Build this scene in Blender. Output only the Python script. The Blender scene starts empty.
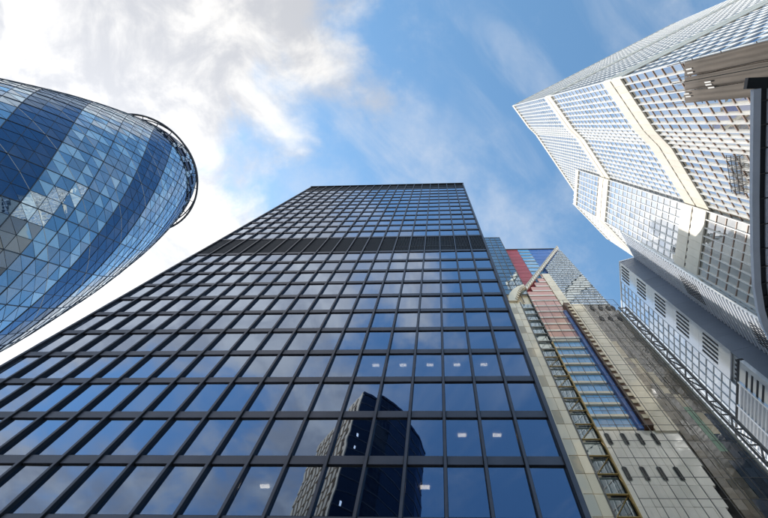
import bpy, math, random
import numpy as np
from mathutils import Vector, Matrix
random.seed(7)
rng = np.random.default_rng(7)

# ------------------------------------------------------------------ camera
EYE = 1.6
PITCH, YAW, ROLL = 1.2639, -0.145, 0.1225          # elevation of the view, heading, roll (radians)
FPX, CXP, CYP = 460.0, 418.97, 259.0               # focal length and principal point, photograph pixels
IW, IH = 768.0, 518.0
fwd = Vector((math.sin(YAW) * math.cos(PITCH), math.cos(YAW) * math.cos(PITCH), math.sin(PITCH)))
rt = Vector((math.cos(YAW), -math.sin(YAW), 0))
upv = rt.cross(fwd)
r2 = rt * math.cos(ROLL) + upv * math.sin(ROLL)
u2 = upv * math.cos(ROLL) - rt * math.sin(ROLL)
scene = bpy.context.scene
C = scene.collection
cam = bpy.data.cameras.new('camera')
camo = bpy.data.objects.new('camera', cam)
C.objects.link(camo)
camo.matrix_world = Matrix(((r2.x, u2.x, -fwd.x, 0), (r2.y, u2.y, -fwd.y, 0), (r2.z, u2.z, -fwd.z, EYE), (0, 0, 0, 1)))
cam.sensor_fit = 'HORIZONTAL'
cam.sensor_width = 36.0
cam.lens = FPX / IW * 36.0
cam.shift_x = -(CXP - IW / 2) / IW
cam.shift_y = (CYP - IH / 2) / IW
cam.clip_start = 0.1
cam.clip_end = 6000
scene.camera = camo
scene.render.resolution_x, scene.render.resolution_y = 1024, 691

# ------------------------------------------------------------------ light
SUN_AZ = math.radians(-70)       # left of the view direction +Y
SUN_EL = math.radians(43)
sdir = Vector((math.sin(SUN_AZ) * math.cos(SUN_EL), math.cos(SUN_AZ) * math.cos(SUN_EL), math.sin(SUN_EL)))
sl = bpy.data.lights.new('sun', 'SUN')
sl.energy = 2.3
sl.angle = math.radians(0.53)
sl.color = (1.0, 0.93, 0.82)
so = bpy.data.objects.new('sun', sl)
C.objects.link(so)
so.rotation_euler = sdir.to_track_quat('Z', 'Y').to_euler()
so.location = (0, 0, 400)
vs = scene.view_settings
vs.view_transform = 'Standard'
vs.look = 'None'
vs.exposure = 0.95
vs.gamma = 1.0
vs.use_curve_mapping = False

world = bpy.data.worlds.new('World')
scene.world = world
world.use_nodes = True


class NT:
    """small helper to write node trees"""
    def __init__(s, tree):
        s.t = tree
        tree.nodes.clear()

    def n(s, kind, **kw):
        nd = s.t.nodes.new(kind)
        for k, v in kw.items():
            if k.startswith('i_'):
                nd.inputs[int(k[2:])].default_value = v
            else:
                setattr(nd, k, v)
        return nd

    def l(s, a, b, ao=0, bi=0):
        a = a.outputs[ao] if hasattr(a, 'outputs') else a
        b = b.inputs[bi] if hasattr(b, 'inputs') else b
        s.t.links.new(a, b)

    def math(s, op, a, b=None, c=None, clamp=False):
        nd = s.t.nodes.new('ShaderNodeMath')
        nd.operation = op
        nd.use_clamp = clamp
        for k, v in enumerate((a, b, c)):
            if v is None:
                continue
            if isinstance(v, (int, float)):
                nd.inputs[k].default_value = v
            else:
                s.t.links.new(v.outputs[0] if hasattr(v, 'outputs') else v, nd.inputs[k])
        return nd

    def mapr(s, v, a, b, c=0.0, d=1.0, smooth=True):
        nd = s.t.nodes.new('ShaderNodeMapRange')
        nd.interpolation_type = 'SMOOTHSTEP' if smooth else 'LINEAR'
        s.t.links.new(v.outputs[0] if hasattr(v, 'outputs') else v, nd.inputs[0])
        for k, x in enumerate((a, b, c, d)):
            nd.inputs[k + 1].default_value = x
        return nd

    def mixc(s, fac, a, b):
        nd = s.t.nodes.new('ShaderNodeMix')
        nd.data_type = 'RGBA'
        if isinstance(fac, (int, float)):
            nd.inputs[0].default_value = fac
        else:
            s.t.links.new(fac.outputs[0] if hasattr(fac, 'outputs') else fac, nd.inputs[0])
        for k, v in ((6, a), (7, b)):
            if isinstance(v, tuple):
                nd.inputs[k].default_value = (v[0], v[1], v[2], 1)
            else:
                s.t.links.new(v.outputs[0] if hasattr(v, 'outputs') else v, nd.inputs[k])
        return nd.outputs[2]


def build_world():
    w = NT(world.node_tree)
    out = w.n('ShaderNodeOutputWorld')
    bg = w.n('ShaderNodeBackground')
    bg.inputs[1].default_value = 0.15
    sky = w.n('ShaderNodeTexSky', sky_type='NISHITA', sun_disc=False, sun_elevation=SUN_EL,
              sun_rotation=SUN_AZ % (2 * math.pi), air_density=1.0, dust_density=0.4, ozone_density=2.0)
    tc = w.n('ShaderNodeTexCoord')
    sep = w.n('ShaderNodeSeparateXYZ')
    w.l(tc, sep, 0, 0)
    zc = w.math('MAXIMUM', sep.outputs[2], 0.04)
    px = w.math('DIVIDE', sep.outputs[0], zc)
    py = w.math('DIVIDE', sep.outputs[1], zc)
    comb = w.n('ShaderNodeCombineXYZ')
    w.l(px, comb, 0, 0)
    w.l(py, comb, 0, 1)
    comb.inputs[2].default_value = 19.6
    # a cloud bank over one half of the sky, breaking up towards the clear half
    pyc = w.math('MINIMUM', w.math('MAXIMUM', py, -0.32), 0.06)
    lin = w.math('ADD', w.math('MULTIPLY', px, -1.0), w.math('MULTIPLY', pyc, -0.8))
    lin = w.math('ADD', lin, -0.23)
    lin = w.math('ADD', lin, w.math('MULTIPLY', w.math('MINIMUM', w.math('ADD', py, 0.32), 0.0), 0.45))
    cap = w.mapr(py, -0.75, -0.25, 0.05, 0.42)          # scattered rather than solid cloud further round
    bias = w.math('MULTIPLY', w.math('MINIMUM', w.math('MAXIMUM', lin, -0.4), cap), 1.15)
    n1 = w.n('ShaderNodeTexNoise', noise_dimensions='3D')
    n1.inputs['Scale'].default_value = 3.4
    n1.inputs['Detail'].default_value = 9
    n1.inputs['Roughness'].default_value = 0.58
    n1.inputs['Distortion'].default_value = 0.25
    w.l(comb, n1, 0, 0)
    cov = w.math('ADD', n1, bias)
    mask = w.mapr(cov, 0.45, 0.70)
    # shading inside the bank
    n2 = w.n('ShaderNodeTexNoise', noise_dimensions='3D')
    n2.inputs['Scale'].default_value = 6.5
    n2.inputs['Detail'].default_value = 7
    n2.inputs['Roughness'].default_value = 0.6
    n2.inputs['Distortion'].default_value = 0.4
    w.l(comb, n2, 0, 0)
    shade = w.mapr(n2, 0.38, 0.66)
    ccol = w.mixc(shade, (2.35, 2.42, 2.6), (3.7, 3.66, 3.6))
    # cloud scatters the sun forward: brighter round its direction
    dt = w.n('ShaderNodeVectorMath', operation='DOT_PRODUCT')
    dt.inputs[1].default_value = tuple(sdir)
    w.l(tc, dt, 0, 0)
    glow = w.math('ADD', w.math('MULTIPLY', w.math('POWER', w.math('MAXIMUM', dt.outputs['Value'], 0.0), 10.0), 0.6), 0.88)
    cs = w.n('ShaderNodeVectorMath', operation='SCALE')
    w.l(ccol, cs, 0, 0)
    w.l(glow, cs, 0, 3)
    ccol = cs.outputs[0]
    # thin drawn-out cirrus in the clear half
    mp = w.n('ShaderNodeMapping')
    mp.vector_type = 'TEXTURE'
    mp.inputs['Rotation'].default_value = (0, 0, math.radians(-42))
    mp.inputs['Scale'].default_value = (0.22, 0.75, 1)
    w.l(comb, mp, 0, 0)
    n3 = w.n('ShaderNodeTexNoise', noise_dimensions='3D')
    n3.inputs['Scale'].default_value = 1.6
    n3.inputs['Detail'].default_value = 6
    n3.inputs['Roughness'].default_value = 0.55
    n3.inputs['Distortion'].default_value = 0.6
    w.l(mp, n3, 0, 0)
    n4 = w.n('ShaderNodeTexNoise', noise_dimensions='3D')
    n4.inputs['Scale'].default_value = 2.6
    n4.inputs['Detail'].default_value = 8
    n4.inputs['Roughness'].default_value = 0.65
    w.l(comb, n4, 0, 0)
    cir = w.math('ADD', w.math('MULTIPLY', w.mapr(n3, 0.45, 0.85), 0.5), w.math('MULTIPLY', w.mapr(n4, 0.48, 0.75), 0.4), clamp=True)
    hue = w.n('ShaderNodeVectorMath', operation='MULTIPLY')
    hue.inputs[1].default_value = (0.82, 1.03, 0.98)
    w.l(sky, hue, 0, 0)
    base = w.mixc(cir, hue, (2.7, 2.85, 3.1))
    col = w.mixc(mask, base, ccol)
    w.l(col, bg, 0, 0)
    w.l(bg, out, 0, 0)


build_world()

# ------------------------------------------------------------------ materials
MATS = {}


def rnd_node(w):
    """one random value per pane, whether a pane is an object or an island of a joined mesh"""
    oi = w.n('ShaderNodeObjectInfo')
    ge = w.n('ShaderNodeNewGeometry')
    return w.math('FRACT', w.math('ADD', oi.outputs['Random'], ge.outputs['Random Per Island']))


def solid(name, col, rough=0.5, var=0.12, scale=1.5, metal=0.0, bump=0.0, streak=False, piece_var=0.0, spec=0.5):
    if name in MATS:
        return MATS[name]
    m = bpy.data.materials.new(name)
    m.use_nodes = True
    w = NT(m.node_tree)
    out = w.n('ShaderNodeOutputMaterial')
    p = w.n('ShaderNodeBsdfPrincipled')
    w.l(p, out)
    ge = w.n('ShaderNodeNewGeometry')
    mp = w.n('ShaderNodeMapping')
    mp.inputs['Scale'].default_value = (1, 1, 0.15) if streak else (1, 1, 1)
    w.l(ge, mp, 0, 0)
    nz = w.n('ShaderNodeTexNoise')
    nz.inputs['Scale'].default_value = scale
    nz.inputs['Detail'].default_value = 6
    nz.inputs['Roughness'].default_value = 0.6
    w.l(mp, nz, 0, 0)
    f = w.mapr(nz, 0.3, 0.7, 1 - var, 1 + var, False)
    if piece_var:
        f = w.math('MULTIPLY', f, w.mapr(rnd_node(w), 0, 1, 1 - piece_var, 1 + piece_var, False))
    sc = w.n('ShaderNodeVectorMath', operation='SCALE')
    sc.inputs[0].default_value = col
    w.l(f, sc, 0, 3)
    w.l(sc, p, 0, 0)
    p.inputs['Roughness'].default_value = rough
    p.inputs['Metallic'].default_value = metal
    p.inputs['Specular IOR Level'].default_value = spec
    if bump:
        b = w.n('ShaderNodeBump')
        b.inputs['Strength'].default_value = bump
        b.inputs['Distance'].default_value = 0.05
        w.l(nz, b.inputs['Height'])
        w.l(b, p.inputs['Normal'])
    MATS[name] = m
    return m


def glass(name, tint=(0.8, 0.9, 1.0), body=(0.02, 0.03, 0.05), f0=0.25, see=0.0, see_col=(0.3, 0.4, 0.5),
          body_var=0.3, wave=0.015, wscale=0.6, alt=None, alt_at=0.7, rough=0.01, power=3.0, fmax=0.95, tintg=None):
    """coated facade glass: a mirror-like coat that strengthens towards grazing view over a dark or see-through body"""
    if name in MATS:
        return MATS[name]
    m = bpy.data.materials.new(name)
    m.use_nodes = True
    w = NT(m.node_tree)
    out = w.n('ShaderNodeOutputMaterial')
    ge = w.n('ShaderNodeNewGeometry')
    nz = w.n('ShaderNodeTexNoise')
    nz.inputs['Scale'].default_value = wscale
    nz.inputs['Detail'].default_value = 2
    w.l(ge, nz, 0, 0)
    b = w.n('ShaderNodeBump')
    b.inputs['Strength'].default_value = wave
    b.inputs['Distance'].default_value = 0.3
    w.l(nz, b.inputs['Height'])
    lw = w.n('ShaderNodeLayerWeight')
    lw.inputs['Blend'].default_value = 0.5
    fac = w.math('POWER', lw.outputs['Facing'], power)
    fac = w.mapr(fac, 0, 1, f0, fmax, False)
    gl = w.n('ShaderNodeBsdfGlossy')
    gl.inputs['Roughness'].default_value = rough
    if tintg:     # coat colour shifts from its face-on tint to neutral at grazing
        w.l(w.mixc(lw.outputs['Facing'], tuple(tint), tuple(tintg)), gl, 0, 0)
    else:
        gl.inputs['Color'].default_value = (*tint, 1)
    w.l(b, gl.inputs['Normal'])
    r = rnd_node(w)
    k = w.mapr(r, 0, 1, 1 - body_var, 1 + body_var, False)
    sc = w.n('ShaderNodeVectorMath', operation='SCALE')
    sc.inputs[0].default_value = body
    w.l(k, sc, 0, 3)
    bc = sc.outputs[0]
    if alt:
        bc = w.mixc(w.mapr(r, alt_at - 0.02, alt_at + 0.02), bc, tuple(alt))
    df = w.n('ShaderNodeBsdfDiffuse')
    w.l(bc, df.inputs[0])
    inner = df
    if see:
        tr = w.n('ShaderNodeBsdfTransparent')
        tr.inputs[0].default_value = (*see_col, 1)
        mx = w.n('ShaderNodeMixShader')
        mx.inputs[0].default_value = see
        w.l(df, mx, 0, 1)
        w.l(tr, mx, 0, 2)
        inner = mx
    mx2 = w.n('ShaderNodeMixShader')
    w.l(fac, mx2, 0, 0)
    w.l(inner, mx2, 0, 1)
    w.l(gl, mx2, 0, 2)
    w.l(mx2, out)
    MATS[name] = m
    return m


def emit(name, col, s):
    m = bpy.data.materials.new(name)
    m.use_nodes = True
    w = NT(m.node_tree)
    out = w.n('ShaderNodeOutputMaterial')
    e = w.n('ShaderNodeEmission')
    e.inputs[0].default_value = (*col, 1)
    e.inputs[1].default_value = s
    w.l(e, out)
    return m


# ------------------------------------------------------------------ building blocks
def root(name, label, cat, loc, group=None):
    o = bpy.data.objects.new(name, None)
    C.objects.link(o)
    o.location = loc
    o['label'] = label
    o['category'] = cat
    if group:
        o['group'] = group
    return o


def link(name, me, parent=None, loc=(0, 0, 0), rot=(0, 0, 0), scale=(1, 1, 1), kind=None):
    o = bpy.data.objects.new(name, me)
    C.objects.link(o)
    if parent is not None:
        o.parent = parent
        pl = Vector(parent['_w']) if '_w' in parent.keys() else parent.location
        loc = Vector(loc) - Vector(pl)
    o.location = loc
    o.rotation_euler = rot
    o.scale = scale
    if kind:
        o['kind'] = kind
    return o


CUBE_V = [(-.5, -.5, -.5), (.5, -.5, -.5), (.5, .5, -.5), (-.5, .5, -.5), (-.5, -.5, .5), (.5, -.5, .5), (.5, .5, .5), (-.5, .5, .5)]
CUBE_F = [(3, 2, 1, 0), (4, 5, 6, 7), (0, 1, 5, 4), (1, 2, 6, 5), (2, 3, 7, 6), (3, 0, 4, 7)]
CUBES = {}


def cube(mat):
    if mat.name not in CUBES:
        me = bpy.data.meshes.new('box_' + mat.name)
        me.from_pydata(CUBE_V, [], CUBE_F)
        me.materials.append(mat)
        CUBES[mat.name] = me
    return CUBES[mat.name]


def box(name, parent, mat, x0, x1, y0, y1, z0, z1, rot=(0, 0, 0)):
    """axis-aligned piece; z is metres above the eye"""
    return link(name, cube(mat), parent, ((x0 + x1) / 2, (y0 + y1) / 2, (z0 + z1) / 2 + EYE), rot, (x1 - x0, y1 - y0, z1 - z0))


def mesh(name, parent, mat, V, F, kind=None, smooth=False):
    """mesh from world points (z above the eye); local to its parent"""
    off = Vector((0, 0, 0)) if parent is None else Vector(parent.location)
    me = bpy.data.meshes.new(name)
    me.from_pydata([(v[0] - off.x, v[1] - off.y, v[2] + EYE - off.z) for v in V], [], F)
    if isinstance(mat, (list, tuple)):
        for m in mat:
            me.materials.append(m)
    else:
        me.materials.append(mat)
    if smooth:
        me.polygons.foreach_set('use_smooth', [True] * len(me.polygons))
    o = bpy.data.objects.new(name, me)
    C.objects.link(o)
    if parent is not None:
        o.parent = parent
    if kind:
        o['kind'] = kind
    return o


def prism(name, parent, mat, poly, z0, z1):
    n = len(poly)
    V = [(x, y, z0) for x, y in poly] + [(x, y, z1) for x, y in poly]
    F = [tuple(range(n))[::-1], tuple(range(n, 2 * n))] + [(i, (i + 1) % n, n + (i + 1) % n, n + i) for i in range(n)]
    a = sum(poly[i][0] * poly[(i + 1) % n][1] - poly[(i + 1) % n][0] * poly[i][1] for i in range(n))
    if a < 0:
        F = [f[::-1] for f in F]
    return mesh(name, parent, mat, V, F)


def extrude_xz(name, parent, mat, poly, y0, y1):
    """polygon in the XZ plane given a thickness from y0 (front) to y1"""
    n = len(poly)
    V = [(x, y0, z) for x, z in poly] + [(x, y1, z) for x, z in poly]
    F = [tuple(range(n)), tuple(range(n, 2 * n))[::-1]] + [(i, n + i, n + (i + 1) % n, (i + 1) % n) for i in range(n)]
    a = sum(poly[i][0] * poly[(i + 1) % n][1] - poly[(i + 1) % n][0] * poly[i][1] for i in range(n))
    if a < 0:
        F = [f[::-1] for f in F]
    return mesh(name, parent, mat, V, F)


def tube_mesh(V, F, a, b, r, n=6):
    """append a straight tube from a to b"""
    a, b = Vector(a), Vector(b)
    d = (b - a).normalized()
    s = d.orthogonal().normalized()
    t = d.cross(s)
    k = len(V)
    for p in (a, b):
        for i in range(n):
            an = 2 * math.pi * i / n
            V.append(tuple(p + r * (math.cos(an) * s + math.sin(an) * t)))
    for i in range(n):
        j = (i + 1) % n
        F.append((k + i, k + j, k + n + j, k + n + i))
    F.append(tuple(k + i for i in range(n))[::-1])
    F.append(tuple(k + n + i for i in range(n)))


def sweep(name, parent, mat, pts, r, n=5, closed=False):
    pts = [Vector(p) for p in pts]
    V, F = [], []
    m = len(pts)
    for i, p in enumerate(pts):
        a = pts[(i - 1) % m] if (i or closed) else pts[i]
        b = pts[(i + 1) % m] if (i < m - 1 or closed) else pts[i]
        d = (b - a).normalized()
        ref = Vector((0, 0, 1)) if abs(d.z) < 0.95 else Vector((1, 0, 0))
        s = d.cross(ref).normalized()
        t = d.cross(s)
        for k in range(n):
            an = 2 * math.pi * k / n
            V.append(tuple(p + r * (math.cos(an) * s + math.sin(an) * t)))
    for i in range(m if closed else m - 1):
        j = (i + 1) % m
        for k in range(n):
            F.append((i * n + k, j * n + k, j * n + (k + 1) % n, i * n + (k + 1) % n))
    return mesh(name, parent, mat, V, F, smooth=True)


R3 = np.array([[r2.x, r2.y, r2.z], [u2.x, u2.y, u2.z], [fwd.x, fwd.y, fwd.z]])


def pix(P):
    """photograph pixels of points given relative to the eye"""
    c = np.asarray(P, float) @ R3.T
    z = np.maximum(c[..., 2], 1e-3)
    return np.stack([CXP + FPX * c[..., 0] / z, CYP - FPX * c[..., 1] / z], -1), c[..., 2]


def area(P):
    """pixel area of a polygon in the photograph (0 outside the frame)"""
    q, z = pix(P)
    if z.min() < 0.5:
        return 0.0
    c = q.mean(0)
    if not (-5 < c[0] < IW + 5 and -5 < c[1] < IH + 5):
        return 0.0
    x, y = q[:, 0], q[:, 1]
    return abs(np.dot(x, np.roll(y, -1)) - np.dot(y, np.roll(x, -1))) / 2


class Facet:
    """vertical facade plane from plan point a to plan point b; u runs a->b, n points out (towards the street)"""
    def __init__(s, a, b):
        s.a, s.b = Vector(a), Vector(b)
        s.len = (s.b - s.a).length
        s.d = (s.b - s.a) / s.len
        n = Vector((s.d.y, -s.d.x))
        if n.dot(-(s.a + s.b) / 2) < 0:
            n = -n
        s.n = n
        s.ang = math.atan2(s.d.y, s.d.x)

    def p(s, u, z, out=0.0):
        q = s.a + s.d * u + s.n * out
        return (q.x, q.y, z)

    def box(s, name, parent, mat, u0, u1, z0, z1, o0, o1, tilt=(0, 0)):
        c = s.p((u0 + u1) / 2, (z0 + z1) / 2, (o0 + o1) / 2)
        return link(name, cube(mat), parent, (c[0], c[1], c[2] + EYE), (tilt[0], 0, s.ang + tilt[1]),
                    (u1 - u0, abs(o1 - o0), z1 - z0))

    def quad(s, u0, u1, z0, z1, out=0.0):
        return [s.p(u0, z0, out), s.p(u1, z0, out), s.p(u1, z1, out), s.p(u0, z1, out)]


def lay_panes(parent, cells, thick=0.05, tilt=0.003, limit=300, name='window_pane', min_px=0.0):
    """cells: (facet, u0, u1, z0, z1, out, mat). The largest in view become parts, the rest one joined part per material."""
    sized = sorted(((area(c[0].quad(*c[1:6])), i) for i, c in enumerate(cells)), reverse=True)
    own = set(i for a, i in sized[:limit] if a > min_px)
    rest = {}
    for i, (f, u0, u1, z0, z1, out, mat) in enumerate(cells):
        tx, tz = rng.normal(0, tilt), rng.normal(0, tilt)
        if i in own:
            f.box(name, parent, mat, u0, u1, z0, z1, out - thick, out, (tx, tz))
        else:
            V, F = rest.setdefault(mat.name, ([], []))
            k = len(V)
            for (u, z, sx, sz) in ((u0, z0, -1, -1), (u1, z0, 1, -1), (u1, z1, 1, 1), (u0, z1, -1, 1)):
                V.append(f.p(u, z, out + sx * tz * (u1 - u0) / 2 + sz * tx * (z1 - z0) / 2))
            fc = (k, k + 1, k + 2, k + 3)
            e1, e2 = Vector(V[k + 1]) - Vector(V[k]), Vector(V[k + 3]) - Vector(V[k])
            if e1.cross(e2).to_2d().dot(f.n) < 0:
                fc = fc[::-1]
            F.append(fc)
    for mn, (V, F) in rest.items():
        mesh(name, parent, MATS[mn], V, F, kind='stuff')


# ------------------------------------------------------------------ ground
paving = solid('paving', (0.44, 0.41, 0.37), 0.8, 0.2, 0.4)
g = mesh('ground', None, paving, [(-2500, -2500, -EYE), (2500, -2500, -EYE), (2500, 2500, -EYE), (-2500, 2500, -EYE)], [(0, 1, 2, 3)])
g['kind'] = 'structure'
asphalt = solid('asphalt', (0.05, 0.05, 0.052), 0.85, 0.2, 2.0)
rd = mesh('road', None, asphalt, [(-300, -22, -EYE + .004), (300, -22, -EYE + .004), (300, -13, -EYE + .004), (-300, -13, -EYE + .004)], [(0, 1, 2, 3)])
rd['kind'] = 'structure'


# ------------------------------------------------------------------ the dark office tower in front
def dark_tower():
    XR, BAY, NB, YF = 6.234, 2.0283, 19, 16.87
    Z0, FL = 19.366, 3.8
    XL = XR - BAY * NB
    t = root('office_tower', 'dark bronze office tower with a grid of reflecting panes and two louvred bands', 'tower', ((XL + XR) / 2, YF + 19, 0))
    bronze = solid('bronze_anodised', (0.014, 0.013, 0.016), 0.45, 0.12, 3.0, streak=True, spec=0.3)
    spand = solid('spandrel_metal', (0.082, 0.076, 0.095), 0.38, 0.12, 1.2, metal=0.25, piece_var=0.08)
    gap = solid('shadow_gap', (0.012, 0.012, 0.014), 0.6)
    louv = solid('louvre_metal', (0.05, 0.045, 0.05), 0.5, 0.2, 2.0)
    pane = glass('tower_glass', tint=(0.30, 0.50, 0.86), tintg=(0.86, 0.92, 1.0), body=(0.004, 0.010, 0.025), f0=0.22, see=0.6,
                 see_col=(0.35, 0.42, 0.50), power=1.75, wave=0.02, wscale=0.35, fmax=0.97)
    room = solid('office_ceiling', (0.35, 0.36, 0.38), 0.8)
    roomd = solid('office_wall', (0.16, 0.18, 0.22), 0.8)
    lamp = emit('luminaire', (1.0, 0.62, 0.35), 11.0)
    f = Facet((XR, YF), (XL, YF))
    ZT = 117.0
    ZLO = -EYE + 0.15
    jmin, jmax = -5, 24
    # structure: core, sides, slabs
    box('core_wall', t, roomd, XL + .4, XR - .4, YF + 9, YF + 37, ZLO, ZT - 1)
    box('side_wall', t, bronze, XR - .45, XR - .05, YF + .3, YF + 38, ZLO, ZT - .5)
    box('side_wall', t, bronze, XL + .05, XL + .45, YF + .3, YF + 38, ZLO, ZT - .5)
    box('rear_wall', t, bronze, XL + .46, XR - .46, YF + 37.5, YF + 38, ZLO, ZT - .5)
    box('roof', t, louv, XL + .5, XR - .5, YF + .6, YF + 37.4, ZT - 1.0, ZT - .6)
    cells = []
    for j in range(jmin, jmax + 1):
        z = Z0 + FL * j
        louvre = j in (10, 11)
        # spandrel: a metal panel per bay set between two dark gaps
        if j != 11:
            for i in range(NB):
                f.box('spandrel_panel', t, spand, i * BAY + .115, (i + 1) * BAY - .115, z - .30, z + .30, -.12, .0 + rng.uniform(-.006, .006)) if j >= -2 else None
            f.box('spandrel_gap', t, gap, .02, NB * BAY - .02, z - .40, z + .40, -.30, -.13)
        # floor slab
        box('floor_slab', t, room, XL + .5, XR - .5, YF + .35, YF + 8.9, z - .32, z - .12)
        if j == jmax:
            continue
        for i in range(NB):
            if louvre:
                continue
            cells.append((f, i * BAY + .10, (i + 1) * BAY - .10, z + .41, z + FL - .41, -.10, pane))
    lay_panes(t, cells, 0.03, 0.0035)
    # mullions, one full-height fin per bay line
    for i in range(NB + 1):
        w = .10 if 0 < i < NB else .16
        f.box('mullion', t, bronze, i * BAY - w * .9, i * BAY + w * .9, ZLO, ZT - .4, -.14, .11)
        f.box('mullion_cap', t, spand, i * BAY - w * .72, i * BAY + w * .72, ZLO, ZT - .5, .11, .14)
    # the plant-floor band and the crown band: upright blades behind the mullions
    for (za, zb) in ((Z0 + FL * 10 + .42, Z0 + FL * 12 - .42), (Z0 + FL * 24 + .42, ZT - .35)):
        f.box('band_backing', t, gap, .05, NB * BAY - .05, za, zb, -.6, -.5)
        for i in range(NB):
            V, F = [], []
            nbl = 9
            for q in range(nbl):
                u = i * BAY + .14 + (q + .5) * (BAY - .28) / nbl
                a = [f.p(u - .035, za, -.4), f.p(u + .035, za, -.4), f.p(u + .035, za, -.06), f.p(u - .035, za, -.06)]
                k = len(V)
                V += a + [(x, y, zb) for x, y, _ in a]
                F += [(k + x[0], k + x[1], k + x[2], k + x[3]) for x in CUBE_F]
            mesh('louvre_panel', t, louv, V, F)
    f.box('band_rail', t, bronze, .05, NB * BAY - .05, 112.2, 112.45, -.3, -.03)
    f.box('parapet_cap', t, bronze, -.2, NB * BAY + .2, ZT - .35, ZT, -.5, .22)
    # office luminaires seen through the glass, one per bay on the lit floors
    for (X, row) in [(-4.6, 2), (-2.67, 2), (-.76, 2), (1.14, 2), (3.03, 2), (1.11, 0), (3.02, 0), (-.84, -1), (-8.56, -1)]:
        zc = Z0 + FL * (row + 1) - .40
        hz = Z0 + FL * (row + (.46 if row == 2 else .5 if row == 0 else .52))
        k = zc / hz
        box('ceiling_light', t, lamp, X * k - .24, X * k + .24, YF * k - .10, YF * k + .10, zc, zc + .06)
    # drawn curtains and blinds behind some panes
    cur = solid('curtain', (0.30, 0.36, 0.46), 0.9, 0.3, 6.0)
    for (i, j, w0, w1) in [(0, -1, .1, .8), (1, -1, .1, .95), (2, -1, .4, .9), (5, -1, .0, .25), (6, -1, .6, .8), (0, 0, .5, .95), 
                           (2, 4, .1, .9), (3, 4, .55, .6), (4, 3, .5, .58), (1, 1, .1, .3), (0, 2, .6, .95), (3, 5, .1, .5), (4, 6, .3, .9), (1, 4, .7, .9)]:
        z = Z0 + FL * j
        f.box('curtain', t, cur, (i + w0) * BAY, (i + w1) * BAY, z + .4, z + FL - .42, -.75, -.7)


dark_tower()


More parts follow.
